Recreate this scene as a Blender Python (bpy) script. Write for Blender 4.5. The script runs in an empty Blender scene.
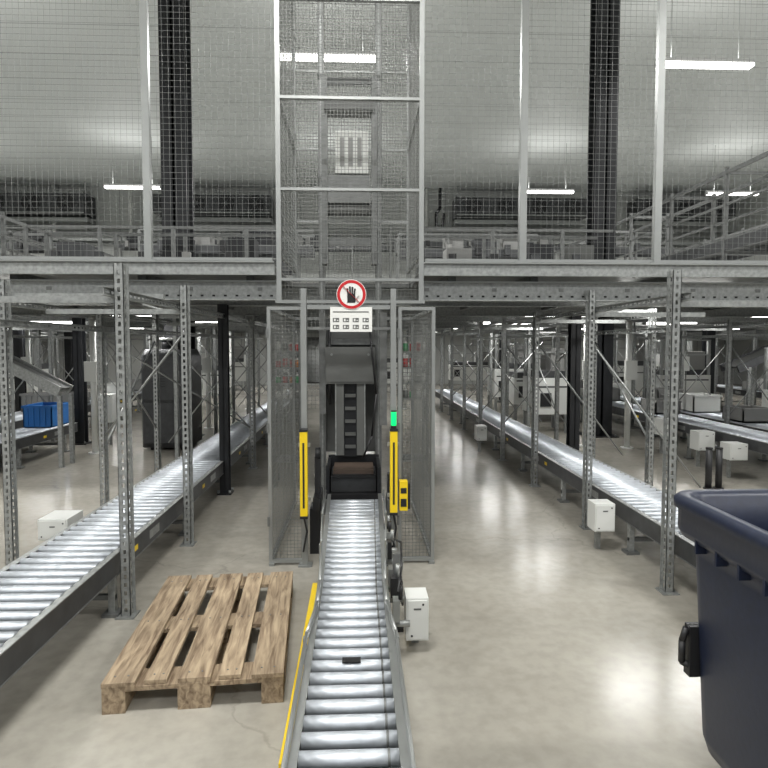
import bpy, math, random
from mathutils import Vector, Matrix
random.seed(4)
scn=bpy.context.scene
try:
    scn.view_settings.view_transform='Standard'
except Exception: pass

# ------------------------------------------------------------ materials
def mat(name,col,rough=0.5,metal=0.0,noise=0.0,nscale=8.0,emit=None,estr=0.0,bump=0.0,spec=0.5,stretch=None):
    m=bpy.data.materials.new(name); m.use_nodes=True
    nt=m.node_tree; b=nt.nodes['Principled BSDF']
    b.inputs['Base Color'].default_value=(*col,1); b.inputs['Roughness'].default_value=rough
    b.inputs['Metallic'].default_value=metal; b.inputs['Specular IOR Level'].default_value=spec
    if emit:
        b.inputs['Emission Color'].default_value=(*emit,1); b.inputs['Emission Strength'].default_value=estr
    if noise>0:
        tc=nt.nodes.new('ShaderNodeTexCoord'); mp=nt.nodes.new('ShaderNodeMapping')
        if stretch: mp.inputs['Scale'].default_value=stretch
        n=nt.nodes.new('ShaderNodeTexNoise'); n.inputs['Scale'].default_value=nscale; n.inputs['Detail'].default_value=6
        r=nt.nodes.new('ShaderNodeValToRGB')
        r.color_ramp.elements[0].position=0.3; r.color_ramp.elements[1].position=0.7
        r.color_ramp.elements[0].color=(*[max(0,c*(1-noise)) for c in col],1)
        r.color_ramp.elements[1].color=(*[min(1,c*(1+noise)) for c in col],1)
        nt.links.new(tc.outputs['Object'],mp.inputs['Vector']); nt.links.new(mp.outputs['Vector'],n.inputs['Vector'])
        nt.links.new(n.outputs['Fac'],r.inputs['Fac']); nt.links.new(r.outputs['Color'],b.inputs['Base Color'])
        if bump>0:
            bp=nt.nodes.new('ShaderNodeBump'); bp.inputs['Strength'].default_value=bump; bp.inputs['Distance'].default_value=0.01
            nt.links.new(n.outputs['Fac'],bp.inputs['Height']); nt.links.new(bp.outputs['Normal'],b.inputs['Normal'])
    return m
GALV=mat('galvanised_steel',(0.30,0.31,0.30),0.42,0.5,0.22,30)
GALVD=mat('galvanised_steel_dull',(0.17,0.175,0.17),0.5,0.5,0.2,20)
ALU=mat('anodised_aluminium',(0.32,0.33,0.32),0.38,0.6,0.05,10)
WIRE=mat('wire_mesh_steel',(0.17,0.175,0.165),0.5,0.4)
WIREL=mat('wire_mesh_zinc',(0.20,0.205,0.20),0.5,0.4)
ROLL=mat('zinc_roller',(0.60,0.635,0.675),0.42,0.6,0.1,25)
FRAME=mat('conveyor_side_dark',(0.06,0.062,0.064),0.45,0.3,0.2,12)
DECK=mat('mezzanine_deck_grey',(0.45,0.45,0.43),0.6)
DARK=mat('black_steel',(0.014,0.015,0.017),0.5,0.2,0.2,10)
BLACK=mat('black_plastic',(0.012,0.012,0.013),0.45)
BELOW=mat('painted_gap_shade',(0.010,0.010,0.010),0.8)  # near-black colour paints the shade between rollers and in beam slots
WHITE=mat('white_enclosure',(0.66,0.67,0.64),0.4)
YEL=mat('safety_yellow',(0.80,0.56,0.01),0.4)
RED=mat('sign_red',(0.50,0.01,0.015),0.4)
SIGNW=mat('sign_white',(0.75,0.75,0.72),0.5)
GREEN=mat('green_lamp',(0.0,0.55,0.12),0.3,emit=(0.0,1,0.22),estr=0.9)
NAVY=mat('navy_plastic',(0.008,0.013,0.033),0.42,0,0.15,40,bump=0.05)
BLUE=mat('blue_crate_plastic',(0.02,0.15,0.45),0.4)
REDP=mat('red_goods',(0.5,0.03,0.03),0.4)
GREENP=mat('green_goods',(0.04,0.36,0.12),0.4)
ORNG=mat('orange_goods',(0.6,0.22,0.05),0.4)
CARD=mat('cardboard_brown',(0.085,0.06,0.045),0.7,0,0.15,6)
GREYP=mat('machine_grey',(0.115,0.118,0.112),0.5,0.2,0.1,6)
TOTE=mat('grey_tote_plastic',(0.25,0.25,0.24),0.5)
LAMP=mat('lamp_tube',(1,1,1),0.4,emit=(1,0.99,0.95),estr=6)
LAMPB=mat('lamp_body',(0.6,0.6,0.6),0.4)
RUB=mat('rubber',(0.02,0.02,0.02),0.8)

def wood():
    m=bpy.data.materials.new('pallet_wood'); m.use_nodes=True; nt=m.node_tree; b=nt.nodes['Principled BSDF']
    tc=nt.nodes.new('ShaderNodeTexCoord'); mp=nt.nodes.new('ShaderNodeMapping'); mp.inputs['Scale'].default_value=(14,1.6,10)
    n=nt.nodes.new('ShaderNodeTexNoise'); n.inputs['Scale'].default_value=3; n.inputs['Detail'].default_value=9; n.inputs['Distortion'].default_value=0.6
    r=nt.nodes.new('ShaderNodeValToRGB')
    r.color_ramp.elements[0].position=0.28; r.color_ramp.elements[0].color=(0.15,0.095,0.055,1)
    r.color_ramp.elements[1].position=0.66; r.color_ramp.elements[1].color=(0.55,0.425,0.28,1)
    n2=nt.nodes.new('ShaderNodeTexNoise'); n2.inputs['Scale'].default_value=2.5
    mx=nt.nodes.new('ShaderNodeMixRGB'); mx.blend_type='MULTIPLY'; mx.inputs[0].default_value=0.5
    bp=nt.nodes.new('ShaderNodeBump'); bp.inputs['Strength'].default_value=0.3; bp.inputs['Distance'].default_value=0.004
    L=nt.links.new
    L(tc.outputs['Object'],mp.inputs['Vector']); L(mp.outputs['Vector'],n.inputs['Vector']); L(tc.outputs['Object'],n2.inputs['Vector'])
    L(n.outputs['Fac'],r.inputs['Fac']); L(r.outputs['Color'],mx.inputs[1]); L(n2.outputs['Fac'],mx.inputs[2])
    L(mx.outputs['Color'],b.inputs['Base Color']); L(n.outputs['Fac'],bp.inputs['Height']); L(bp.outputs['Normal'],b.inputs['Normal'])
    b.inputs['Roughness'].default_value=0.75
    return m
WOOD=wood()
def concrete():
    m=bpy.data.materials.new('polished_concrete'); m.use_nodes=True; nt=m.node_tree; b=nt.nodes['Principled BSDF']
    L=nt.links.new
    tc=nt.nodes.new('ShaderNodeTexCoord')
    n=nt.nodes.new('ShaderNodeTexNoise'); n.inputs['Scale'].default_value=1.1; n.inputs['Detail'].default_value=8; n.inputs['Roughness'].default_value=0.6
    n2=nt.nodes.new('ShaderNodeTexNoise'); n2.inputs['Scale'].default_value=14; n2.inputs['Detail'].default_value=6
    r=nt.nodes.new('ShaderNodeValToRGB')
    r.color_ramp.elements[0].position=0.3; r.color_ramp.elements[0].color=(0.325,0.303,0.258,1)
    r.color_ramp.elements[1].position=0.7; r.color_ramp.elements[1].color=(0.44,0.418,0.362,1)
    r2=nt.nodes.new('ShaderNodeValToRGB')
    r2.color_ramp.elements[0].position=0.35; r2.color_ramp.elements[0].color=(0.84,0.84,0.84,1)
    r2.color_ramp.elements[1].position=0.6; r2.color_ramp.elements[1].color=(1,1,1,1)
    mx=nt.nodes.new('ShaderNodeMixRGB'); mx.blend_type='MULTIPLY'; mx.inputs[0].default_value=0.7
    vo=nt.nodes.new('ShaderNodeTexVoronoi'); vo.feature='DISTANCE_TO_EDGE'; vo.inputs['Scale'].default_value=0.35
    nd=nt.nodes.new('ShaderNodeTexNoise'); nd.inputs['Scale'].default_value=2.2; nd.inputs['Detail'].default_value=5
    vm=nt.nodes.new('ShaderNodeMixRGB'); vm.blend_type='ADD'; vm.inputs[0].default_value=0.6
    cr=nt.nodes.new('ShaderNodeMapRange'); cr.inputs['From Min'].default_value=0.0; cr.inputs['From Max'].default_value=0.004; cr.inputs['To Min'].default_value=0.82; cr.inputs['To Max'].default_value=1.0
    m3=nt.nodes.new('ShaderNodeMixRGB'); m3.blend_type='MULTIPLY'; m3.inputs[0].default_value=1
    L(tc.outputs['Object'],nd.inputs['Vector']); L(tc.outputs['Object'],vm.inputs[1]); L(nd.outputs['Color'],vm.inputs[2]); L(vm.outputs[0],vo.inputs['Vector'])
    L(vo.outputs['Distance'],cr.inputs['Value'])
    mr=nt.nodes.new('ShaderNodeMapRange'); mr.inputs['To Min'].default_value=0.13; mr.inputs['To Max'].default_value=0.28
    bp=nt.nodes.new('ShaderNodeBump'); bp.inputs['Strength'].default_value=0.06; bp.inputs['Distance'].default_value=0.01
    L(tc.outputs['Object'],n.inputs['Vector']); L(tc.outputs['Object'],n2.inputs['Vector'])
    L(n.outputs['Fac'],r.inputs['Fac']); L(n2.outputs['Fac'],r2.inputs['Fac'])
    L(r.outputs['Color'],mx.inputs[1]); L(r2.outputs['Color'],mx.inputs[2]); L(mx.outputs['Color'],m3.inputs[1]); L(cr.outputs['Result'],m3.inputs[2]); L(m3.outputs['Color'],b.inputs['Base Color'])
    L(n.outputs['Fac'],mr.inputs['Value']); L(mr.outputs['Result'],b.inputs['Roughness'])
    L(n.outputs['Fac'],bp.inputs['Height']); L(bp.outputs['Normal'],b.inputs['Normal'])
    return m
CONC=concrete()
def panelled(name,col,period,axis):
    m=bpy.data.materials.new(name); m.use_nodes=True; nt=m.node_tree; b=nt.nodes['Principled BSDF']; L=nt.links.new
    tc=nt.nodes.new('ShaderNodeTexCoord'); s=nt.nodes.new('ShaderNodeSeparateXYZ'); L(tc.outputs['Object'],s.inputs[0])
    d=nt.nodes.new('ShaderNodeMath'); d.operation='DIVIDE'; d.inputs[1].default_value=period; L(s.outputs[axis],d.inputs[0])
    f=nt.nodes.new('ShaderNodeMath'); f.operation='FRACT'; L(d.outputs[0],f.inputs[0])
    g=nt.nodes.new('ShaderNodeMath'); g.operation='GREATER_THAN'; g.inputs[1].default_value=0.03; L(f.outputs[0],g.inputs[0])
    mx=nt.nodes.new('ShaderNodeMixRGB'); mx.inputs[1].default_value=(*[c*0.6 for c in col],1); mx.inputs[2].default_value=(*col,1)
    L(g.outputs[0],mx.inputs[0]); L(mx.outputs[0],b.inputs['Base Color']); b.inputs['Roughness'].default_value=0.5
    return m
CEILM=panelled('ceiling_panels',(0.64,0.66,0.64),1.2,1)
WALLM=panelled('wall_panels',(0.42,0.43,0.41),1.2,0)

# ------------------------------------------------------------ mesh builder
class MB:
    def __init__(s): s.v=[];s.f=[];s.m=[];s.s=[];s.mats=[]
    def mi(s,m):
        if m not in s.mats: s.mats.append(m)
        return s.mats.index(m)
    def add(s,vs,fs,m,smooth=False):
        o=len(s.v); s.v+= [tuple(v) for v in vs]; k=s.mi(m)
        for f in fs: s.f.append([i+o for i in f]); s.m.append(k); s.s.append(smooth)
    def box(s,x0,x1,y0,y1,z0,z1,m):
        vs=[(x0,y0,z0),(x1,y0,z0),(x1,y1,z0),(x0,y1,z0),(x0,y0,z1),(x1,y0,z1),(x1,y1,z1),(x0,y1,z1)]
        s.add(vs,[(0,3,2,1),(4,5,6,7),(0,1,5,4),(1,2,6,5),(2,3,7,6),(3,0,4,7)],m)
    def beam(s,a,b,w,h,m):
        a=Vector(a);b=Vector(b);d=(b-a).normalized()
        up=Vector((0,0,1)) if abs(d.z)<0.95 else Vector((0,1,0))
        sd=d.cross(up).normalized(); up=sd.cross(d).normalized()
        vs=[]
        for p in (a,b):
            for i,j in((-1,-1),(1,-1),(1,1),(-1,1)): vs.append(p+sd*i*w/2+up*j*h/2)
        s.add(vs,[(0,1,2,3),(7,6,5,4),(0,4,5,1),(1,5,6,2),(2,6,7,3),(3,7,4,0)],m)
    def cyl(s,a,b,r,m,seg=12,r2=None):
        a=Vector(a);b=Vector(b);d=(b-a).normalized(); r2=r if r2 is None else r2
        up=Vector((0,0,1)) if abs(d.z)<0.95 else Vector((0,1,0))
        sd=d.cross(up).normalized(); up=sd.cross(d).normalized(); vs=[]
        for p,rr in((a,r),(b,r2)):
            for i in range(seg):
                t=2*math.pi*i/seg; vs.append(p+sd*math.cos(t)*rr+up*math.sin(t)*rr)
        s.add(vs,[(i,i+seg,(i+1)%seg+seg,(i+1)%seg) for i in range(seg)],m,True)
        o=len(s.v)-2*seg; k=s.mi(m)
        s.f.append([o+i for i in range(seg)]); s.m.append(k); s.s.append(False)
        s.f.append([o+seg+i for i in reversed(range(seg))]); s.m.append(k); s.s.append(False)
    def path(s,pts,r,m,seg=8):
        for a,b in zip(pts[:-1],pts[1:]): s.cyl(a,b,r,m,seg)
    def loft(s,loops,m,cap0=True,cap1=True,smooth=True):
        n=len(loops[0]); vs=[p for l in loops for p in l]; fs=[]
        for k in range(len(loops)-1):
            for i in range(n):
                fs.append((k*n+i,k*n+(i+1)%n,(k+1)*n+(i+1)%n,(k+1)*n+i))
        if cap0: fs.append(tuple(reversed(range(n))))
        if cap1: fs.append(tuple((len(loops)-1)*n+i for i in range(n)))
        s.add(vs,fs,m,smooth)
    def wires(s,axis,c,a0,a1,z0,z1,pa,pz,t,m):
        h=t/2
        n=max(1,int(round((a1-a0)/pa)))
        for i in range(n+1):
            a=a0+(a1-a0)*i/n
            if axis=='x': s.box(a-h,a+h,c-h,c+h,z0,z1,m)
            else: s.box(c-h,c+h,a-h,a+h,z0,z1,m)
        n=max(1,int(round((z1-z0)/pz)))
        for i in range(n+1):
            z=z0+(z1-z0)*i/n
            if axis=='x': s.box(a0,a1,c+h,c+3*h,z-h,z+h,m)
            else: s.box(c+h,c+3*h,a0,a1,z-h,z+h,m)
    def make(s,name,bevel=0,parent=None,loc=None,rotz=0):
        me=bpy.data.meshes.new(name); me.from_pydata(s.v,[],s.f)
        for m in s.mats: me.materials.append(m)
        me.polygons.foreach_set('material_index',s.m); me.polygons.foreach_set('use_smooth',s.s); me.update()
        o=bpy.data.objects.new(name,me); scn.collection.objects.link(o)
        if loc: o.location=loc
        o.rotation_euler[2]=rotz
        if bevel:
            b=o.modifiers.new('bevel','BEVEL'); b.width=bevel; b.segments=2; b.limit_method='ANGLE'
        if parent: o.parent=parent
        return o

def rrect(x0,x1,y0,y1,z,r,n=5):
    pts=[]
    for cx,cy,a0 in((x1-r,y1-r,0),(x0+r,y1-r,90),(x0+r,y0+r,180),(x1-r,y0+r,270)):
        for i in range(n+1):
            a=math.radians(a0+90*i/n); pts.append((cx+r*math.cos(a),cy+r*math.sin(a),z))
    return pts

# ------------------------------------------------------------ room
XW=16; YW=24; ZC=8
b=MB(); b.box(-XW,XW,-6,YW,-0.1,0,CONC); b.make('floor')
b=MB(); b.box(-XW,XW,-6,YW,ZC,ZC+0.1,CEILM); b.make('ceiling')
b=MB(); b.box(-XW,XW,YW,YW+0.1,0,ZC,WALLM); b.make('wall_back')
b=MB(); b.box(-XW-0.1,-XW,-6,YW,0,ZC,WALLM); b.make('wall_left')
b=MB(); b.box(XW,XW+0.1,-6,YW,0,ZC,WALLM); b.make('wall_right')

# ------------------------------------------------------------ mezzanine
ME=5.0
b=MB()
for (x0,x1,y0) in((-15.9,-0.72,ME),(0.58,15.9,ME),(-0.72,0.58,6.4)):
    b.box(x0,x1,y0,23.9,2.28,2.325,GALVD); b.box(x0,x1,y0,23.9,2.325,2.34,DECK)
for x0,x1 in((-15.9,-0.70),(0.56,15.9)):
    b.box(x0,x1,ME-0.06,ME,2.24,2.345,GALV)
    b.box(x0,x1,ME-0.09,ME-0.0,2.34,2.35,ALU)
    b.box(x0,x1,ME+0.10,ME+0.16,2.04,2.20,GALV); b.box(x0,x1,ME+0.05,ME+0.16,2.195,2.205,ALU); b.box(x0,x1,ME+0.05,ME+0.16,2.035,2.045,GALV)
    n=int((x1-x0)/0.1)
    for i in range(n):
        x=x0+0.05+i*0.1
        b.box(x-0.012,x+0.012,ME+0.097,ME+0.101,2.07,2.085,BELOW)
        if i%6==0: b.box(x-0.02,x+0.02,ME+0.094,ME+0.101,2.12,2.15,GALVD)
y=6.6
while y<23:
    b.box(-15.9,15.9,y,y+0.06,2.10,2.28,GALV); b.box(-15.9,15.9,y-0.04,y+0.10,2.09,2.10,GALV); y+=2.2
for x in [-14,-11.5,-9,-6.6,-4.2,-3,-1.9,-0.95,0.85,1.6,2.85,4,5.4,7.8,10.2,12.6]:
    b.box(x-0.035,x+0.035,ME+0.2,23.8,2.18,2.28,GALVD)
b.make('mezzanine_platform')

b=MB()
posts=[-12.7,-11.5,-10.3,-9.1,-7.9,-6.7,-5.5,-4.25,-3.02,-1.755,1.42,2.60,3.8,5.0,6.2,7.4,8.6,9.8,11,12.2]
for x in posts:
    b.box(x-0.03,x+0.03,ME-0.05,ME+0.0,2.36,5.2,ALU); b.box(x-0.06,x+0.06,ME-0.06,ME+0.02,2.35,2.365,ALU)
for x0,x1 in((-12.7,-0.72),(0.58,12.2)):
    b.wires('x',ME-0.02,x0,x1,2.39,5.15,0.05,0.05,0.0017,WIREL)
    b.box(x0,x1,ME-0.04,ME-0.01,2.36,2.385,ALU); b.box(x0,x1,ME-0.04,ME-0.01,5.15,5.18,ALU)
b.make('mezzanine_guard_fence')

def column(x,y,z0,z1,w,name='steel_column'):
    b=MB(); t=w*0.09
    b.box(x-w/2,x+w/2,y-w/2,y-w/2+t*1.3,z0,z1,DARK); b.box(x-w/2,x+w/2,y+w/2-t*1.3,y+w/2,z0,z1,DARK)
    b.box(x-t/2,x+t/2,y-w/2,y+w/2,z0,z1,DARK)
    b.box(x-w*0.75,x+w*0.75,y-w*0.75,y+w*0.75,z0,z0+0.02,DARK)
    for sx in(-1,1):
        for sy in(-1,1): b.cyl((x+sx*w*0.62,y+sy*w*0.62,z0+0.02),(x+sx*w*0.62,y+sy*w*0.62,z0+0.05),0.015,GALV,6)
    return b.make(name)
column(-1.47,6.4,0,2.09,0.10); column(2.85,7.5,0,2.09,0.13)
column(-4.6,9.75,0,2.09,0.15); column(4.36,10.3,0,7.98,0.38); column(-3.12,10.3,0,7.98,0.42)
column(-7.4,13,0,2.09,0.2); column(8.2,13.2,0,2.09,0.2); column(-8.3,17,0,2.09,0.2); column(4.2,16.5,0,2.09,0.2)

# ------------------------------------------------------------ perforated racks
def perf_post(b,x,y,z1,w=0.056,d=0.05,m=GALV,detail=True):
    b.box(x-w,x+w,y-w,y+w,0,0.008,m)
    t=0.004
    if not detail:
        b.box(x-w/2,x+w/2,y-d/2,y-d/2+t,0.008,z1,m); b.box(x-w/2,x-w/2+t,y-d/2,y+d/2,0.008,z1,m); b.box(x+w/2-t,x+w/2,y-d/2,y+d/2,0.008,z1,m)
        return
    e=w*0.34
    b.box(x-w/2,x-w/2+e,y-d/2,y-d/2+t,0.008,z1,m); b.box(x+w/2-e,x+w/2,y-d/2,y-d/2+t,0.008,z1,m)
    n=int(z1/0.05)
    for i in range(n):
        z=0.01+i*z1/n; b.box(x-w/2+e,x+w/2-e,y-d/2,y-d/2+t,z,z+0.024,m)
    for sx in(-1,1):
        xa,xb=sorted((x+sx*w/2,x+sx*(w/2-t)))
        e2=d*0.3
        b.box(xa,xb,y-d/2,y-d/2+e2,0.008,z1,m); b.box(xa,xb,y+d/2-e2,y+d/2,0.008,z1,m)
        for i in range(n):
            z=0.01+i*z1/n; b.box(xa,xb,y-d/2+e2,y+d/2-e2,z,z+0.024,m)
    b.box(x-w/2-0.013,x-w/2,y+d/2-t,y+d/2,0.008,z1,m); b.box(x+w/2,x+w/2+0.013,y+d/2-t,y+d/2,0.008,z1,m)
def perf_rail(b,x,y0,y1,z,h=0.05,m=GALV):
    b.box(x-0.02,x+0.02,y0,y1,z+h/2-0.004,z+h/2,m); b.box(x-0.02,x+0.02,y0,y1,z-h/2,z-h/2+0.004,m)
    b.box(x-0.002,x+0.002,y0,y1,z+h*0.15,z+h/2,m); b.box(x-0.002,x+0.002,y0,y1,z-h/2,z-h*0.15,m)
    y=y0
    while y<min(y1,9): b.box(x-0.002,x+0.002,y,y+0.03,z-h*0.15,z+h*0.15,m); y+=0.07
    if y1>9: b.box(x-0.002,x+0.002,9,y1,z-h*0.15,z+h*0.15,m)
def rack(name,xi,xo,yi,yo,z1,braces,bfrom=2,detail_to=8,extra=[]):
    b=MB(); s=1 if xo>xi else -1
    for y in yi: perf_post(b,xi,y,z1 if y<5.2 else 2.03,detail=y<detail_to)
    for y in yo: perf_post(b,xo,y,z1-0.02 if y<5 else 2.03,detail=y<detail_to)
    ye=max(yi[-1],yo[-1])
    for x,ys in((xi+s*0.055,yi),(xo+s*0.055,yo)):
        perf_rail(b,x,ys[0]-0.1,ye,1.96); 
    perf_rail(b,xo-s*0.055,yo[0]-0.6,ye,1.80)
    for y in yi: b.box(min(xi,xo),max(xi,xo),y+0.03,y+0.06,1.90,1.94,GALV)
    for y in yo: b.box(min(xi,xo),max(xi,xo),y+0.03,y+0.06,1.98,2.02,GALV)
    for y in yi[1:]:
        b.cyl((xi,y+0.05,1.88),(xi+s*0.35,y+0.05,1.98),0.012,GALV,6)
    for (x,ya,yb,za,zb) in braces:
        b.cyl((x,ya,za),(x,yb,zb),0.011,ALU,8)
    for (p,q) in extra: b.cyl(p,q,0.010,ALU,8)
    for y in yi[bfrom:]:
        b.cyl((xi,y+0.035,1.7),(xo,y+0.035,0.35),0.010,ALU,6)
        if y>7: b.cyl((xo,y+0.05,1.7),(xi,y+0.05,0.5),0.009,ALU,6)
    return b.make(name)
yiL=[3.5,4.76,7.7,9.2,10.7,12.2,13.7,15.2]; yoL=[4.23,5.77,7.3,8.1,10.3,11.8,13.3,14.8]
rack('conveyor_rack',-1.405,-2.52,yiL,yoL,2.13,[(-2.52,5.77,7.3,0.6,1.7),(-2.52,5.77,7.3,1.7,0.6)],2,8,
     [((-1.43,4.76,1.72),(-2.50,5.77,0.75)),((-2.50,5.77,1.72),(-1.43,7.7,0.55))])
yiR=[3.70,5.05,6.6,8.1,9.6,11.1,12.6,14.1,15.6]; yoR=[6.0,7.5,8.9,10.4,11.9,13.4,14.9]
rack('conveyor_rack',2.065,3.12,yiR,yoR,2.13,[(3.12,6.0,7.5,0.6,1.7),(3.12,8.9,10.4,0.6,1.7)],1)
ys=[5.5+1.5*i for i in range(11)]
rack('conveyor_rack',-5.2,-6.2,ys,ys,2.06,[],0,0)
rack('conveyor_rack',5.6,6.6,ys,ys,2.06,[],0,0)
rack('conveyor_rack',-8.9,-9.9,ys,ys,2.06,[],0,0)
rack('conveyor_rack',9.2,10.2,ys,ys,2.06,[],0,0)

# ------------------------------------------------------------ roller conveyors
def conveyor(name,x0,x1,y0,y1,z,pitch=0.1,r=0.026,drop=0.13,side=FRAME,labels=True,legs=1.5,tint=ROLL):
    b=MB()
    for xa in(x0,x1-0.03):
        b.box(xa,xa+0.03,y0,y1,z-drop,z-0.002,side); b.box(xa-0.004,xa+0.034,y0,y1,z-0.002,z+0.004,GALV)
        b.box(xa-0.004,xa+0.034,y0,y1,z-drop-0.006,z-drop,GALVD)
    y=y0+pitch/2
    seg=14 if y0<5 else 8
    while y<y1:
        b.cyl((x0+0.032,y,z-0.012),(x1-0.032,y,z-0.012),r,tint,seg)
        y+=pitch
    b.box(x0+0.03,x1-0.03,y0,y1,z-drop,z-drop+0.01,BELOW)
    y=y0+0.3
    while y<y1:
        for xa in(x0+0.0,x1-0.04):
            b.box(xa,xa+0.04,y,y+0.04,0.02,z-drop-0.006,GALV); b.box(xa-0.03,xa+0.07,y-0.03,y+0.07,0,0.02,GALVD)
        b.box(x0,x1,y+0.005,y+0.035,max(0.05,(z-drop)*0.4),max(0.05,(z-drop)*0.4)+0.03,GALVD)
        y+=legs
    if labels:
        for k in range(4):
            yy=y0+2.1+k*1.7; xx=x1 if x1<0 else x0
            sx=0.0012 if x1<0 else -0.0012
            b.box(min(xx,xx+sx),max(xx,xx+sx),yy,yy+0.08,z-0.09,z-0.055,YEL)
            b.box(min(xx,xx+sx),max(xx,xx+sx),yy+0.3,yy+0.5,z-0.10,z-0.04,GALV)
    return b.make(name)
conveyor('roller_conveyor',-2.03,-1.48,1.7,16.4,0.37)
conveyor('roller_conveyor',2.14,2.66,2.6,16.4,0.37)
conveyor('roller_conveyor',-5.05,-4.5,6.3,9.4,0.40,legs=1.2)
conveyor('roller_conveyor',4.78,5.36,5.8,16,0.50,legs=2)
conveyor('roller_conveyor',-6.1,-5.35,6,18,0.45,legs=2)
conveyor('roller_conveyor',5.75,6.45,5.6,18,0.45,legs=2)
conveyor('roller_conveyor',9.35,10.05,6.2,18,0.55,legs=2)
conveyor('roller_conveyor',-9.7,-9.1,6.2,18,0.55,legs=2)
b=MB()
for (xa,w,z,ya) in((4.86,0.42,0.5,9.2),(5.85,0.5,0.45,8.5),(9.45,0.5,0.55,8),(-9.6,0.45,0.55,7.5),(-5.98,0.5,0.45,11.5)):
    y=ya
    while y<17 and not(xa==4.86 and y>15.3):
        h=random.uniform(0.18,0.34); m=random.choice([TOTE,WHITE,TOTE,GREYP,WHITE]); t=0.02; z0=z+0.016
        b.box(xa,xa+w,y,y+0.5,z0,z0+0.02,m); b.box(xa,xa+w,y,y+t,z0,z0+h,m); b.box(xa,xa+w,y+0.5-t,y+0.5,z0,z0+h,m)
        b.box(xa,xa+t,y,y+0.5,z0,z0+h,m); b.box(xa+w-t,xa+w,y,y+0.5,z0,z0+h,m); b.box(xa-0.01,xa+w+0.01,y-0.01,y,z0+h-0.03,z0+h,m)
        y+=random.choice([0.6,0.6,1.3,2.2])
b.make('storage_totes')

# central conveyor
CX=-0.03
def hw(y):
    if y<3.0: return 0.172
    return 0.172+(y-3.0)/1.8*0.040
b=MB(); z=0.36; y0=1.1; y1=4.95; x0=CX-0.172; x1=CX+0.172
for s in(-1,1):
    for ya,yb in((1.1,3.0),(3.0,4.95)):
        b.beam((CX+s*(hw(ya)+0.002),ya,z-0.0625),(CX+s*(hw(yb)+0.002),yb,z-0.0625),0.022,0.115,ALU)
        b.beam((CX+s*(hw(ya)+0.002),ya,z-0.124),(CX+s*(hw(yb)+0.002),yb,z-0.124),0.032,0.008,GALVD)
        b.beam((CX+s*(hw(ya)+0.002),ya,z-0.002),(CX+s*(hw(yb)+0.002),yb,z-0.002),0.03,0.006,ALU)
y=y0+0.05
while y<4.75:
    h=hw(y)
    b.cyl((CX-h+0.014,y,z-0.014),(CX+h-0.014,y,z-0.014),0.0255,ROLL,18)
    b.cyl((CX+h-0.05,y,z-0.014),(CX+h-0.042,y,z-0.014),0.0265,GALVD,12)
    y+=0.087
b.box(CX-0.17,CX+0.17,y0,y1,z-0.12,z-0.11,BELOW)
for y in(1.3,2.35,3.5,4.6):
    for s in(-1,1):
        xa=CX+s*hw(y)-0.02
        b.box(xa,xa+0.04,y,y+0.04,0.02,z-0.128,ALU); b.box(xa-0.03,xa+0.07,y-0.03,y+0.07,0,0.02,GALVD)
    b.box(x0,x1,y+0.005,y+0.035,0.1,0.13,GALVD)
def rail(sx):
    pts=[(CX+sx*0.192,1.1,z+0.02),(CX+sx*0.194,2.45,z+0.02),(CX+sx*0.168,2.75,z+0.02),(CX+sx*0.172,3.0,z+0.02),(CX+sx*0.203,3.6,z+0.02),(CX+sx*0.235,4.2,z+0.02),(CX+sx*0.245,4.9,z+0.02)]
    for dz in(0,0.025):
        q=[(p[0],p[1],p[2]+dz) for p in pts]; b.path(q,0.007,ALU,8)
    for p in((CX+sx*0.194,1.6),(CX+sx*0.196,2.4),(CX+sx*0.205,3.55),(CX+sx*0.238,4.25)):
        b.box(p[0]-0.008,p[0]+0.008,p[1]-0.015,p[1]+0.015,z-0.06,z+0.05,GALV)
rail(-1); rail(1)
b.box(CX-0.035,CX+0.04,2.26,2.295,z+0.012,z+0.018,BLACK)
for i,(yy,zz) in enumerate(((2.9,0.27),(3.12,0.3),(3.35,0.26),(3.62,0.33),(3.9,0.3),(4.1,0.28))):
    b.box(CX+0.21,CX+0.21+0.035+0.012*(i%3),yy,yy+0.07,zz-0.05,zz+0.06,BLACK if i%2 else ALU)
    b.cyl((CX+0.25,yy+0.03,zz+0.06),(CX+0.25,yy+0.03,zz+0.13),0.012,ALU if i%2 else BLACK,8)
    b.cyl((CX+0.20,yy+0.05,zz-0.08),(CX+0.30,yy+0.05,zz-0.08),0.018,ALU,8)
b.path([(CX+0.28,3.2,0.2),(CX+0.29,3.3,0.13),(CX+0.29,3.4,0.22),(CX+0.31,3.7,0.12),(CX+0.28,4.1,0.25)],0.008,BLACK,6)
b.path([(CX+0.23,2.85,0.4),(CX+0.26,3.0,0.47),(CX+0.28,3.3,0.50),(CX+0.26,3.6,0.42)],0.006,BLACK,6)
b.box(CX+0.23,CX+0.27,3.25,3.29,0.02,0.45,GALVD); b.box(CX+0.21,CX+0.29,3.23,3.31,0,0.02,BLACK)
b.box(CX-0.27,CX-0.235,2.1,3.75,0.0,0.08,YEL)
b.box(CX-0.275,CX-0.27,2.1,3.75,0.0,0.03,BLACK)
for k in range(4): b.box(CX-0.255,CX-0.19,2.2+k*0.45,2.22+k*0.45,0.03,0.06,GALVD)
b.make('infeed_roller_conveyor')

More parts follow.
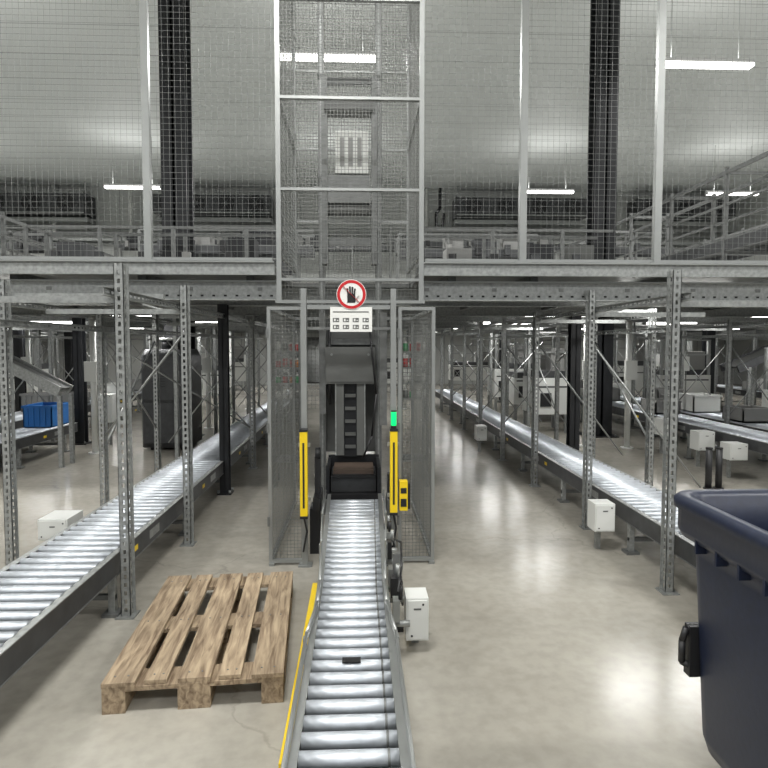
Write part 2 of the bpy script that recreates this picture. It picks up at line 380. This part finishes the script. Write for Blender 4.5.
# ------------------------------------------------------------ lower cage
b=MB(); CY=4.28; CB=5.9; XL=-0.665; XR=0.575; ZT=1.93
def frame(b,x0,x1,y,z0,z1,t=0.025,m=ALU):
    b.box(x0,x0+t,y-t/2,y+t/2,z0,z1,m); b.box(x1-t,x1,y-t/2,y+t/2,z0,z1,m)
    b.box(x0+t,x1-t,y-t/2,y+t/2,z0,z0+t,m); b.box(x0+t,x1-t,y-t/2,y+t/2,z1-t,z1,m)
for x0,x1 in((XL,XL+0.27),(XR-0.275,XR)):
    frame(b,x0,x1,CY,0.02,ZT); b.wires('x',CY,x0+0.03,x1-0.03,0.05,ZT-0.03,0.027,0.027,0.0026,WIRE)
    b.box(x0-0.0,x0+0.04,CY-0.03,CY+0.03,0,0.02,ALU); b.box(x1-0.04,x1,CY-0.03,CY+0.03,0,0.02,ALU)
    for z in (0.3,1.0,1.7): b.box(x0-0.008,x0+0.01,CY-0.022,CY-0.014,z,z+0.07,GALVD)
for x in(XL+0.015,XR-0.015):
    b.box(x-0.015,x+0.015,CB-0.03,CB,0,ZT,ALU); b.box(x-0.015,x+0.015,CY,CB,ZT-0.03,ZT,ALU); b.box(x-0.015,x+0.015,CY,CB,0.02,0.05,ALU)
    b.wires('y',x,CY+0.02,CB-0.03,0.05,ZT-0.03,0.04,0.04,0.0025,WIRE)
b.wires('x',CB,XL+0.03,XR-0.03,1.0,ZT,0.04,0.04,0.0025,WIRE)
b.box(XL,XR,CB-0.03,CB,ZT-0.03,ZT,ALU)
for x in(-0.395,0.262):
    b.box(x-0.020,x+0.020,CY-0.04,CY+0.0,0,2.06,ALU); b.box(x-0.05,x+0.05,CY-0.06,CY+0.03,0,0.01,ALU)
b.box(-0.37,0.24,CY-0.03,CY+0.0,1.91,1.94,ALU); b.box(-0.37,0.24,CY-0.03,CY+0.0,1.76,1.78,GALVD)
b.wires('x',CY-0.01,-0.37,0.24,1.78,1.91,0.03,0.03,0.0025,WIRE)
b.make('conveyor_safety_cage')

def curtain(x,z0,z1,lamp):
    b=MB(); y=CY-0.085
    b.box(x-0.027,x+0.027,y-0.028,y+0.028,z0,z1,YEL)
    b.box(x-0.007,x+0.007,y-0.031,y-0.027,z0+0.06,z1-0.08,BLACK)
    b.box(x-0.029,x+0.029,y-0.032,y+0.032,z1,z1+0.02,BLACK); b.box(x-0.029,x+0.029,y-0.032,y+0.032,z0-0.02,z0,BLACK)
    for z in(z0+0.1,z1-0.12): b.box(x-0.045,x+0.045,y+0.028,y+0.044,z,z+0.03,GALV)
    b.path([(x,y,z0-0.02),(x+0.02,y,z0-0.12),(x-0.01,y+0.02,0.12)],0.008,BLACK,6)
    if lamp:
        b.cyl((x,y,z1+0.02),(x,y,z1+0.04),0.022,BLACK,12); b.cyl((x,y,z1+0.04),(x,y,z1+0.14),0.02,GREEN,14); b.cyl((x,y,z1+0.14),(x,y,z1+0.15),0.02,BLACK,12)
    b.make('light_curtain',0.003)
curtain(-0.395,0.40,1.02,False); curtain(0.262,0.42,1.02,True)
b=MB(); b.box(0.305,0.365,CY-0.10,CY-0.04,0.43,0.65,YEL); b.box(0.313,0.357,CY-0.104,CY-0.10,0.46,0.52,BLACK); b.box(0.313,0.357,CY-0.104,CY-0.10,0.56,0.60,BLACK)
b.box(0.365,0.385,CY-0.09,CY-0.05,0.44,0.63,BLACK)
b.make('safety_interlock_switch',0.003)

def disc(b,cx,cz,y,r,m,t=0.002,seg=40): b.cyl((cx,y+t,cz),(cx,y,cz),r,m,seg)
b=MB(); sx=-0.045; sz=2.015; sy=CY-0.06
disc(b,sx,sz,sy,0.108,SIGNW); 
n=40
vs=[];fs=[]
for i in range(n):
    t=2*math.pi*i/n; vs+= [(sx+0.104*math.cos(t),sy-0.002,sz+0.104*math.sin(t)),(sx+0.083*math.cos(t),sy-0.002,sz+0.083*math.sin(t))]
for i in range(n): fs.append((2*i,2*((i+1)%n),2*((i+1)%n)+1,2*i+1))
b.add(vs,fs,RED)
b.box(sx-0.030,sx+0.028,sy-0.0022,sy-0.001,sz-0.06,sz+0.005,BLACK)
for k,(dx,l) in enumerate(((-0.024,0.045),(-0.009,0.058),(0.006,0.055),(0.021,0.042))):
    b.beam((sx+dx,sy-0.0018,sz),(sx+dx*1.25,sy-0.0018,sz+l),0.0125,0.001,BLACK)
b.beam((sx+0.022,sy-0.0018,sz-0.045),(sx+0.055,sy-0.0018,sz-0.008),0.015,0.001,BLACK)
b.beam((sx-0.06,sy-0.004,sz+0.06),(sx+0.06,sy-0.004,sz-0.06),0.016,0.002,RED)
b.box(sx-0.01,sx+0.01,sy+0.002,sy+0.012,sz-0.085,sz-0.05,GALV)
b.make('prohibition_sign')
b=MB(); b.box(-0.20,0.105,CY-0.055,CY-0.045,1.745,1.925,SIGNW)
for i in range(4):
    for j in range(2):
        xx=-0.180+i*0.072; zz=1.765+j*0.05
        b.box(xx,xx+0.045,CY-0.0565,CY-0.0545,zz,zz+0.03,GREYP); b.box(xx+0.008,xx+0.020,CY-0.0575,CY-0.0555,zz+0.006,zz+0.024,SIGNW)
        b.box(xx+0.028,xx+0.040,CY-0.0575,CY-0.0555,zz+0.010,zz+0.016,SIGNW)
b.box(-0.18,0.08,CY-0.0565,CY-0.0545,1.885,1.893,GREYP)
b.make('instruction_sign')

# upper shaft cage
b=MB(); UY=4.93; X0=-0.68; X1=0.56; t=0.04
for yy in(UY,6.2):
    for x in(X0,X1-t): b.box(x,x+t,yy-t/2,yy+t/2,2.0 if yy==UY else 2.35,5.3,ALU)
    for zz in(2.2,2.95,3.70,4.5,5.26): 
        if yy>5 and zz<2.4: continue
        b.box(X0+t,X1-t,yy-t/2,yy+t/2,zz-0.011,zz+0.011,ALU)
    b.wires('x',yy,X0+t,X1-t,2.22 if yy==UY else 2.45,5.25,0.03,0.03,0.0036,WIRE)
for x in(X0+t/2,X1-t/2):
    for zz in(2.42,3.70,5.26): b.box(x-0.015,x+0.015,UY,6.2,zz-0.015,zz+0.015,ALU)
    b.wires('y',x,UY+0.03,6.17,2.45,5.25,0.05,0.05,0.003,WIRE)
b.box(X0-0.01,X1+0.01,UY-0.03,UY+0.03,2.0,2.025,ALU)
b.wires('x',UY,X0+t,X1-t,2.03,2.18,0.03,0.03,0.003,WIRE)
b.make('lift_shaft_cage')

# vertical lift
b=MB(); ly=5.45
for x in(-0.34,0.20):
    b.box(x-0.03,x+0.03,ly+0.1,ly+0.18,0,5.0,GALVD); b.box(x-0.008,x+0.008,ly+0.09,ly+0.1,0.1,4.9,GALV)
for zz in(0.05,1.65,2.6,4.1,4.95): b.box(-0.34,0.20,ly+0.11,ly+0.17,zz,zz+0.06,GALVD)
b.box(-0.30,0.16,ly-0.12,ly+0.05,1.29,1.63,GREYP); b.box(-0.29,0.15,ly-0.13,ly-0.12,1.31,1.60,GREYP)
for xx in(-0.24,0.10): b.cyl((xx,ly-0.135,1.56),(xx,ly-0.13,1.56),0.012,GALV,8)
b.box(-0.21,-0.13,ly-0.1,ly+0.0,0.62,1.29,GREYP); b.box(-0.01,0.07,ly-0.1,ly+0.0,0.62,1.29,GREYP); b.box(-0.13,-0.01,ly-0.05,ly-0.03,0.6,1.29,DARK)
b.box(-0.21,-0.20,ly-0.105,ly-0.1,0.62,1.29,GALV); b.box(0.06,0.07,ly-0.105,ly-0.1,0.62,1.29,GALV)
b.box(-0.36,-0.30,ly-0.02,ly+0.05,1.0,1.95,GALVD); b.box(0.20,0.27,ly-0.1,ly+0.0,0.9,1.95,GALVD)
for k in range(5): b.box(-0.12,-0.02,ly-0.07,ly-0.05,0.68+k*0.12,0.71+k*0.12,GREYP)
b.cyl((-0.26,ly-0.1,1.1),(-0.26,ly-0.1,1.9),0.014,BLACK,8)
b.path([(0.1,ly-0.14,1.9),(0.17,ly-0.16,1.2),(0.13,ly-0.1,0.8),(0.05,ly-0.1,0.6)],0.010,BLACK,8)
b.box(-0.33,0.19,ly+0.2,ly+0.22,0.6,1.9,GREYP)
b.box(-0.28,0.20,5.0,5.5,0.30,0.34,BLACK); b.box(-0.28,-0.25,5.0,5.5,0.34,0.58,DARK); b.box(0.17,0.20,5.0,5.5,0.34,0.58,DARK); b.box(-0.28,0.20,5.47,5.5,0.34,0.60,DARK)
b.box(-0.24,0.16,5.08,5.44,0.345,0.50,FRAME); b.box(-0.22,0.14,5.10,5.42,0.50,0.54,CARD)
b.box(-0.24,0.16,5.06,5.08,0.47,0.50,BLACK)
b.box(-0.27,0.19,5.0,5.02,0.0,0.3,BLACK)
b.cyl((-0.34,4.6,0.78),(-0.30,4.6,0.78),0.05,BLACK,18); b.box(-0.345,-0.30,4.57,4.63,0.45,0.76,BLACK); b.box(-0.35,-0.295,4.45,4.8,0.36,0.46,BLACK)
b.box(-0.38,-0.30,4.5,4.7,0.0,0.36,BLACK)
b.box(0.23,0.30,4.5,4.75,0.0,0.42,GREYP); b.box(0.235,0.285,4.55,4.62,0.42,0.62,BLACK)
b.box(-0.27,0.12,ly-0.08,ly+0.08,2.95,3.2,GALVD); b.box(-0.20,0.10,ly-0.07,ly+0.07,3.22,3.60,WHITE); b.cyl((-0.3,ly,2.9),(0.15,ly,2.9),0.05,GREYP,16)
for k in range(3): b.box(-0.16+k*0.08,-0.12+k*0.08,ly-0.075,ly-0.07,3.28,3.54,TOTE)
b.box(-0.33,-0.28,ly-0.05,ly+0.1,2.4,4.1,GALVD); b.box(0.13,0.18,ly-0.05,ly+0.1,2.4,4.1,GALVD)
b.box(-0.30,0.15,ly-0.1,ly+0.1,3.78,3.86,GREYP)
b.make('vertical_tote_lift')

# ------------------------------------------------------------ pallet
b=MB(); L=1.2; W=0.8; wd=[0.145,0.10,0.145,0.10,0.145]; gap=(W-sum(wd))/4
x=-W/2
for i,w in enumerate(wd):
    j=random.uniform(-0.006,0.006)
    b.box(x+j,x+w+j,-L/2+random.uniform(-0.008,0.008),L/2+random.uniform(-0.008,0.008),0.122+random.uniform(0,.002),0.144,WOOD)
    for yy in(-L/2+0.07,0,L/2-0.07):
        for dx in(0.3,0.7): b.cyl((x+w*dx,yy-0.02,0.144),(x+w*dx,yy-0.02,0.1465),0.005,GALVD,6)
    x+=w+gap
for yy in(-L/2,-0.0725,L/2-0.145): b.box(-W/2,W/2,yy,yy+0.145,0.100,0.122,WOOD)
for yy in(-L/2,-0.0725,L/2-0.145):
    for xx,w in((-W/2,0.1),(-0.0725,0.145),(W/2-0.1,0.1)): b.box(xx,xx+w,yy,yy+0.145,0.022,0.100,WOOD)
for xx,w in((-W/2,0.1),(-0.0725,0.145),(W/2-0.1,0.1)): b.box(xx,xx+w,-L/2,L/2,0,0.022,WOOD)
b.make('wooden_pallet',0.004,loc=(-0.79,3.17,0.0),rotz=math.radians(4.3))

# ------------------------------------------------------------ wheeled bin
b=MB(); bx0,bx1,by0,by1=1.19,2.50,1.33,2.14; zt=1.095
def rr(ins,z,r): return rrect(bx0+ins,bx1-ins,by0+ins,by1-ins,z,r)
b.loft([rr(0.09,0.16,0.08),rr(0.07,0.22,0.10),rr(0.045,0.88,0.09),rr(0.04,0.94,0.09),rr(0.01,0.945,0.09),rr(0.0,0.97,0.09),rr(0.0,1.045,0.09),rr(-0.012,1.05,0.09),rr(-0.012,1.08,0.09),rr(0.0,zt,0.09),rr(0.03,zt,0.08),rr(0.055,zt-0.015,0.07),rr(0.065,0.95,0.07),rr(0.12,0.25,0.07)],NAVY)
for k in range(5):
    yy=by0+0.17+k*0.115
    b.box(bx0+0.004,bx0+0.05,yy,yy+0.010,0.91,0.97,NAVY)
for k in range(8):
    xx=bx0+0.15+k*0.14
    b.box(xx,xx+0.012,by0-0.0,by0+0.05,0.90,0.97,NAVY); b.box(xx,xx+0.012,by1-0.05,by1,0.90,0.97,NAVY)
for xx,yy in((bx0+0.2,by0+0.2),(bx1-0.2,by0+0.2),(bx0+0.2,by1-0.2),(bx1-0.2,by1-0.2)):
    b.cyl((xx-0.02,yy,0.08),(xx+0.02,yy,0.08),0.08,RUB,20); b.box(xx-0.03,xx-0.024,yy-0.03,yy+0.03,0.07,0.17,GALV); b.box(xx+0.024,xx+0.03,yy-0.03,yy+0.03,0.07,0.17,GALV)
    b.box(xx-0.05,xx+0.05,yy-0.05,yy+0.05,0.155,0.175,GALV)
b.path([(bx0+0.07,2.05,0.60),(bx0+0.03,2.05,0.60),(bx0+0.015,2.05,0.55),(bx0+0.015,2.05,0.47),(bx0+0.07,2.05,0.44)],0.012,BLACK,10)
b.box(bx0+0.035,bx0+0.09,2.03,2.07,0.42,0.61,BLACK)
b.make('wheeled_waste_container')

# ------------------------------------------------------------ control boxes
def cbox(x0,x1,y0,y1,z0,z1,legs=True):
    b=MB(); b.box(x0,x1,y0,y1,z0,z1,WHITE); b.box(x0+0.01,x1-0.01,y0-0.008,y0,z0+0.01,z1-0.01,WHITE)
    b.cyl((x0+0.03,y0-0.012,z0+0.03),(x0+0.03,y0-0.008,z0+0.03),0.006,BLACK,8); b.cyl((x1-0.03,y0-0.012,z1-0.03),(x1-0.03,y0-0.008,z1-0.03),0.006,BLACK,8)
    b.box((x0+x1)/2-0.02,(x0+x1)/2+0.02,y0-0.0095,y0-0.008,z1-0.06,z1-0.05,GREYP)
    for k in range(3): 
        xx=x0+(x1-x0)*(0.25+0.25*k); b.cyl((xx,(y0+y1)/2,z0-0.02),(xx,(y0+y1)/2,z0),0.01,BLACK,8)
    if legs: b.box((x0+x1)/2-0.02,(x0+x1)/2+0.02,y1-0.03,y1,0,z0,GALV)
    b.make('control_box',0.004)
cbox(0.255,0.375,3.0,3.14,0.07,0.30)
cbox(1.86,2.02,4.4,4.55,0.18,0.40); cbox(2.06,2.13,3.15,3.35,0.13,0.23)
cbox(-2.42,-2.20,4.4,4.65,0.17,0.33)
cbox(1.80,1.95,8.6,8.8,0.2,0.42); cbox(4.5,4.72,8.3,8.55,0.3,0.55); cbox(4.5,4.72,7.4,7.6,0.25,0.5); cbox(4.5,4.72,6.75,6.95,0.25,0.45)
cbox(-4.2,-3.95,9.4,9.65,0.4,0.85); cbox(6.7,7.0,8.3,8.6,0.3,0.6)

# ------------------------------------------------------------ background things
b=MB(); mx0,mx1,my0,my1=-3.38,-2.64,9.05,9.95
b.loft([rrect(mx0,mx1,my0,my1,0.05,0.12),rrect(mx0,mx1,my0,my1,1.46,0.12),rrect(mx0+0.05,mx1-0.05,my0+0.05,my1-0.05,1.58,0.12)],FRAME)
b.box(mx0+0.06,mx1-0.06,my0-0.015,my0,0.12,0.75,FRAME); b.box(mx0+0.06,mx1-0.06,my0-0.015,my0,0.80,1.40,FRAME)
for k in range(5): b.box(mx0+0.2,mx0+0.4,my0-0.022,my0-0.014,1.0+k*0.04,1.01+k*0.04,DARK)
b.box(mx1-0.2,mx1-0.12,my0-0.022,my0-0.014,1.1,1.25,TOTE)
for x in(mx0+0.15,mx1-0.12):
    for y in(my0+0.1,my1-0.1): b.cyl((x,y,0),(x,y,0.06),0.03,BLACK,10)
b.cyl((-3.0,9.5,1.58),(-3.0,9.5,1.72),0.17,DARK,20); b.cyl((-3.0,9.5,1.72),(-3.0,9.5,1.76),0.2,WHITE,20)
b.path([(-2.8,9.3,1.5),(-2.75,9.2,1.8),(-2.66,9.15,1.9)],0.03,BLACK,10)
b.make('shrink_wrap_machine')

def incl(b,a,c,w,side=FRAME,n=4):
    a=Vector(a);c=Vector(c)
    d=(c-a).normalized(); sd=d.cross(Vector((0,0,1))).normalized()
    for s in(-1,1): b.beam(a+sd*s*w/2,c+sd*s*w/2,0.04,0.14,side)
    b.beam(a+Vector((0,0,0.03)),c+Vector((0,0,0.03)),w-0.05,0.03,GREYP)
    for i in range(n):
        p=a.lerp(c,(i+0.5)/n) if n>2 else (a if i==0 else c)
        for s in(-1,1): q=p+sd*s*w/2; b.box(q.x-0.025,q.x+0.025,q.y-0.025,q.y+0.025,0,q.z-0.05,GALV)
b=MB(); incl(b,(-5.12,8.0,1.62),(-3.98,8.0,1.02),0.3,GALV,2); b.make('inclined_belt_conveyor')
b=MB(); incl(b,(8.7,10.6,1.9),(7.0,10.6,1.2),0.5); b.make('inclined_belt_conveyor')
b=MB(); incl(b,(-1.0,11.0,0.9),(-1.0,14.5,1.8),0.6); b.make('inclined_belt_conveyor')

def crate(x,y,z,w,d,h,m=BLUE):
    b=MB(); t=0.015
    b.box(x,x+w,y,y+d,z,z+t,m)
    b.box(x,x+t,y,y+d,z,z+h,m); b.box(x+w-t,x+w,y,y+d,z,z+h,m); b.box(x,x+w,y,y+t,z,z+h,m); b.box(x,x+w,y+d-t,y+d,z,z+h,m)
    b.box(x-0.015,x+w+0.015,y-0.015,y,z+h-0.04,z+h,m); b.box(x-0.015,x,y,y+d,z+h-0.04,z+h,m); b.box(x+w,x+w+0.015,y,y+d,z+h-0.04,z+h,m)
    for k in range(4): b.box(x+w*(k+0.8)/5,x+w*(k+0.8)/5+0.012,y-0.012,y,z,z+h-0.04,m)
    b.make('plastic_crate')
crate(-4.98,8.75,0.416,0.42,0.55,0.33); crate(-5.98,8.4,0.466,0.5,0.4,0.3); crate(-5.95,10.4,0.466,0.5,0.4,0.32,TOTE)
for x in(4.02,4.14):
    b=MB(); b.cyl((x,6.4,0.012),(x,6.4,0.46),0.035,BLACK,16); b.cyl((x,6.4,0.46),(x,6.4,0.475),0.038,RUB,16); b.cyl((x,6.4,0),(x,6.4,0.012),0.055,BLACK,16); b.make('floor_bollard')
def shelf(x,y):
    b=MB(); w=0.30
    for xx in(x,x+w):
        for yy in(y,y+0.4): b.box(xx-0.015,xx+0.015,yy-0.015,yy+0.015,0,1.8,GALVD)
    for z in(0.3,1.02,1.2,1.38,1.56,1.75):
        b.box(x,x+w,y,y+0.4,z,z+0.015,GALV)
        if z>1.7 or z<0.9: continue
        xx=x+0.02; 
        while xx<x+w-0.05:
            m=random.choice([REDP,GREENP,REDP,SIGNW,ORNG,SIGNW,GREYP]); h=random.uniform(0.08,0.13)
            b.cyl((xx+0.03,y+0.05,z+0.015),(xx+0.03,y+0.05,z+0.015+h*0.8),0.03,m,10); b.cyl((xx+0.03,y+0.05,z+0.015+h*0.8),(xx+0.03,y+0.05,z+0.015+h),0.03,SIGNW,10,0.015); xx+=0.075
    b.make('goods_shelf')
shelf(-0.96,6.6); shelf(0.50,6.6)

def module(x0,x1,y0,y1,z1,name='white_sorter_module'):
    b=MB(); 
    b.box(x0,x1,y0,y1,0.35,z1*0.55,WHITE); b.box(x0+0.05,x1-0.05,y0+0.05,y1-0.05,z1*0.55,z1*0.62,FRAME)
    for xx in(x0+0.04,x1-0.04):
        for yy in(y0+0.04,y1-0.04): b.box(xx-0.03,xx+0.03,yy-0.03,yy+0.03,0,z1,ALU)
    for zz in(z1*0.8,z1-0.03): b.box(x0,x1,y0+0.02,y0+0.05,zz,zz+0.03,ALU); b.box(x0,x1,y1-0.05,y1-0.02,zz,zz+0.03,ALU)
    b.box(x0+0.1,x0+0.3,y0-0.03,y0,0.5,0.75,BLACK); b.box(x0+0.05,x1-0.05,y0-0.005,y0,0.85,0.88,FRAME)
    b.box((x0+x1)/2,x1-0.08,y0+0.1,y0+0.4,z1*0.62,z1*0.85,TOTE)
    b.make(name)
for (x0,x1,y0) in((-4.3,-3.4,15),(-7.4,-6.6,9.6),(-8.6,-7.6,14),(3.4,4.6,12.4),(7.0,7.9,8.9),(7.2,8.6,16),(-2.6,-1.9,19),(0.9,1.9,19.5),(3.4,5.2,20.8),(-5.2,-4,20.8),(11,12.3,12),(-12.3,-11,12),(-0.8,0.5,20.5),(-4.5,-3.5,12.3),(11,12,8.5),(6.8,8.2,6.6),(-8.4,-7.5,8.2),(3.4,4.5,14.2),(3.3,3.95,10.6),(6.75,7.9,12.6)):
    module(x0,x1,y0,y0+0.8,random.uniform(1.6,1.95))
for (x,y) in((-2.95,11.5),(-3.0,13.8),(-4.7,14.3),(3.7,9.2),(4.2,15.5),(-6.8,12.2),(6.9,12),(7.6,14.5),(-7.9,10.9),(1.2,14.8),(1.45,12.5),(-0.35,17),(0.35,17),(-3.75,10.9),(-6.9,7.4),(4.3,9.0),(-4.0,8.9),(-2.8,14.9)):
    b=MB(); b.cyl((x,y,0.015),(x,y,2.02),0.045,WHITE,16); b.cyl((x,y,0),(x,y,0.015),0.1,WHITE,16); b.cyl((x,y,2.02),(x,y,2.085),0.08,GALV,12)
    b.box(x-0.09,x+0.09,y-0.11,y-0.045,1.1,1.4,WHITE); b.cyl((x+0.08,y,0.6),(x+0.08,y,2.05),0.012,GALV,8)
    b.make('service_pipe_column')
def pal(x,y,n=1):
    b=MB()
    for q in range(n):
        o=q*0.144
        for k in range(5): b.box(x+k*0.165,x+k*0.165+0.13,y,y+1.2,o+0.122,o+0.144,WOOD)
        for yy in(0,0.53,1.05):
            b.box(x,x+0.8,y+yy,y+yy+0.145,o+0.10,o+0.122,WOOD)
            for xx in(0,0.33,0.68): b.box(x+xx,x+xx+0.12,y+yy,y+yy+0.145,o,o+0.10,WOOD)
    b.make('wooden_pallet')
pal(7.1,7.6,4); pal(-7.6,6.0)

# ------------------------------------------------------------ on the mezzanine
ZD=2.34
def mezz_line(name,x,w,y0,y1,zdeck,ztop,zs=ZD):
    b=MB()
    for s in(0,w):
        b.box(x+s-0.02,x+s+0.02,y0,y1,zdeck-0.15,zdeck,FRAME); b.box(x+s-0.02,x+s+0.02,y0,y1,zdeck,zdeck+0.02,GALVD)
        b.box(x+s-0.02,x+s+0.02,y0,y1,ztop-0.05,ztop,GALVD); b.box(x+s-0.015,x+s+0.015,y0,y1,(zdeck+ztop)/2,(zdeck+ztop)/2+0.03,GALVD)
        y=y0
        while y<=y1:
            b.box(x+s-0.022,x+s+0.022,y-0.022,y+0.022,zs,ztop+0.05,GALVD); y+=1.4
    y=y0
    while y<y1: b.cyl((x,y,zdeck-0.03),(x+w,y,zdeck-0.03),0.025,GALVD,6); y+=0.14
    y=y0
    while y<y1:
        b.box(x,x+w,y,y+0.04,zdeck-0.2,zdeck-0.15,GALVD); b.box(x,x+w,y,y+0.04,ztop-0.04,ztop,GALVD); y+=1.4
    b.make(name)
mezz_line('overhead_roller_conveyor',5.1,0.7,6.5,21,3.1,4.05)
mezz_line('overhead_roller_conveyor',-6.2,0.7,6.5,21,3.0,3.65)
mezz_line('overhead_roller_conveyor',8.6,0.7,8.5,21,3.4,4.2)
mezz_line('overhead_roller_conveyor',-10,0.7,8.5,21,3.4,4.2)
def mezz_cross(x0,x1,y,zd,zt):
    b=MB()
    for s in(0,0.6):
        b.box(x0,x1,y+s-0.02,y+s+0.02,zd-0.16,zd,FRAME); b.box(x0,x1,y+s-0.02,y+s+0.02,zd,zd+0.02,GALVD); b.box(x0,x1,y+s-0.02,y+s+0.02,zt-0.04,zt,GALVD)
        x=x0
        while x<=x1: b.box(x-0.025,x+0.025,y+s-0.025,y+s+0.025,ZD,zt,GALVD); x+=1.1
    x=x0
    while x<x1: b.cyl((x,y,zd-0.02),(x,y+0.6,zd-0.02),0.025,GALVD,6); x+=0.15
    x=x0+0.4
    while x<x1-0.5:
        if random.random()<0.75: b.box(x,x+0.4,y+0.1,y+0.5,zd+0.02,zd+0.02+random.uniform(0.15,0.35),random.choice([GREYP,DARK,TOTE,FRAME,DARK]))
        b.box(x,x+0.12,y-0.1,y-0.02,zd-0.12,zd+0.1,random.choice([BLACK,TOTE,FRAME])); x+=0.65
    b.make('overhead_roller_conveyor')
mezz_cross(-4.6,-0.95,12.5,3.75,4.1); mezz_cross(0.9,4.0,12.8,3.75,4.1)
mezz_cross(-5.2,-1,17.5,4.75,5.2); mezz_cross(1,4.8,17.5,4.75,5.2)
mezz_cross(-9.0,8.3,22,5.4,5.8); mezz_cross(-5.0,-1.0,9.0,2.95,3.45); mezz_cross(1.0,4.0,9.0,2.95,3.45)
mezz_cross(-8.9,-6.8,15,4.2,4.6); mezz_cross(6.2,8.3,15,4.2,4.6)

def cooler(x0,x1,z0,z1,name='air_cooler_unit'):
    b=MB(); b.box(x0,x1,22.9,23.9,z0,z1,FRAME)
    n=int((x1-x0)/1.1)
    for i in range(n):
        cx=x0+(i+0.5)*(x1-x0)/n; cz=(z0+z1)/2; r=(z1-z0)*0.42
        b.cyl((cx,22.86,cz),(cx,22.9,cz),r,BLACK,24); b.cyl((cx,22.84,cz),(cx,22.86,cz),r*0.25,GREYP,12)
        for k in range(6):
            t=k*math.pi/3; b.beam((cx,22.85,cz),(cx+math.cos(t)*r,22.85,cz+math.sin(t)*r),0.06,0.02,FRAME)
        b.box(cx-0.5,cx+0.5,22.83,22.85,cz-0.01,cz+0.01,FRAME)
    b.box(x0,x1,22.88,22.9,z0,z0+0.05,GALV); b.box(x0,x1,22.88,22.9,z1-0.05,z1,GALV)
    b.box(x0,x1,23.2,23.9,z0-0.25,z0-0.1,GALV)
    for x in(x0+0.1,x1-0.15): b.box(x,x+0.05,23.3,23.35,z1,8.0,GALV); b.box(x,x+0.05,23.3,23.35,z0-0.25,z0,GALV)
    b.make(name)
cooler(-7.9,-3.4,6.75,7.5); cooler(3.9,9.2,6.75,7.5); cooler(-14.5,-10.5,6.7,7.5); cooler(11.2,15.2,6.75,7.5)
b=MB()
for z in(5.7,6.1,6.3): b.cyl((-15.8,23.7,z),(15.8,23.7,z),0.05,GALV,8)
for x in(-12,-9,-2.5,2.8,10.3): b.cyl((x,23.6,6.1),(x,23.6,7.95),0.06,WHITE,8)
b.path([(3.3,23.3,7.9),(3.3,23.3,7.1),(3.15,23.3,6.9),(3.15,23.3,6.4),(3.4,23.3,6.3),(3.45,23.3,6.9)],0.06,BLACK,8)
b.box(-15.8,15.8,23.4,23.85,5.75,5.85,GALV)
b.make('wall_pipe_run')

# ------------------------------------------------------------ lamps
def area(x,y,z,sx,sy,p,col=(1,0.995,0.98)):
    l=bpy.data.lights.new('tube_and_fill_light','AREA'); l.shape='RECTANGLE'; l.size=sx; l.size_y=sy; l.energy=p; l.color=col
    o=bpy.data.objects.new('tube_and_fill_light',l); scn.collection.objects.link(o); o.location=(x,y,z); return o
def lamp(x,y,z,ztop,p,w=1.7,up=0):
    b=MB(); b.box(-w/2,w/2,-0.06,0.06,0.0,0.07,LAMPB); b.box(-w/2+0.02,w/2-0.02,-0.075,0.075,-0.05,0.0,LAMP)
    b.box(-w/2,-w/2+0.02,-0.08,0.08,-0.055,0.01,LAMPB); b.box(w/2-0.02,w/2,-0.08,0.08,-0.055,0.01,LAMPB)
    for s in(-0.35,0.35): b.cyl((s*w,0,0.07),(s*w,0,ztop-z),0.006,GALV,6)
    o=b.make('strip_lamp',loc=(x,y,z))
    a=area(0,0,-0.07,w,0.3,p); a.parent=o
    if up:
        a=area(0,0,0.09,w,0.25,up); a.rotation_euler=(math.pi,0,0); a.parent=o  # added upward fill above the lamp body, brightens the ceiling
for y in(18.3,10,1.5,-4):
    for x in(-12.8,-6.9,-0.5,6.0,12.0): lamp(x,y,6.5,8.0,215 if y>5 else 245,1.7,18)
for y in(6.0,9.4,12.9,16.9,21):
    for x in(-10,-6.7,-3.6,-0.1,3.3,7.1,10.8):
        if x==-0.1 and y<10: continue
        lamp(x,y,2.16,2.28,33,1.2)

w=bpy.data.worlds.new('world'); scn.world=w; w.use_nodes=True
w.node_tree.nodes['Background'].inputs[0].default_value=(0.93,0.96,1,1); w.node_tree.nodes['Background'].inputs[1].default_value=0.4

# camera
c=bpy.data.cameras.new('camera'); c.sensor_width=36; c.lens=27.05; c.clip_end=200; c.clip_start=0.05
co=bpy.data.objects.new('camera',c); scn.collection.objects.link(co); co.location=(0,0,1.65)
co.rotation_euler=(math.radians(90-2.9),0,math.radians(-2.3)); c.shift_y=-0.013; c.shift_x=0.004
scn.camera=co
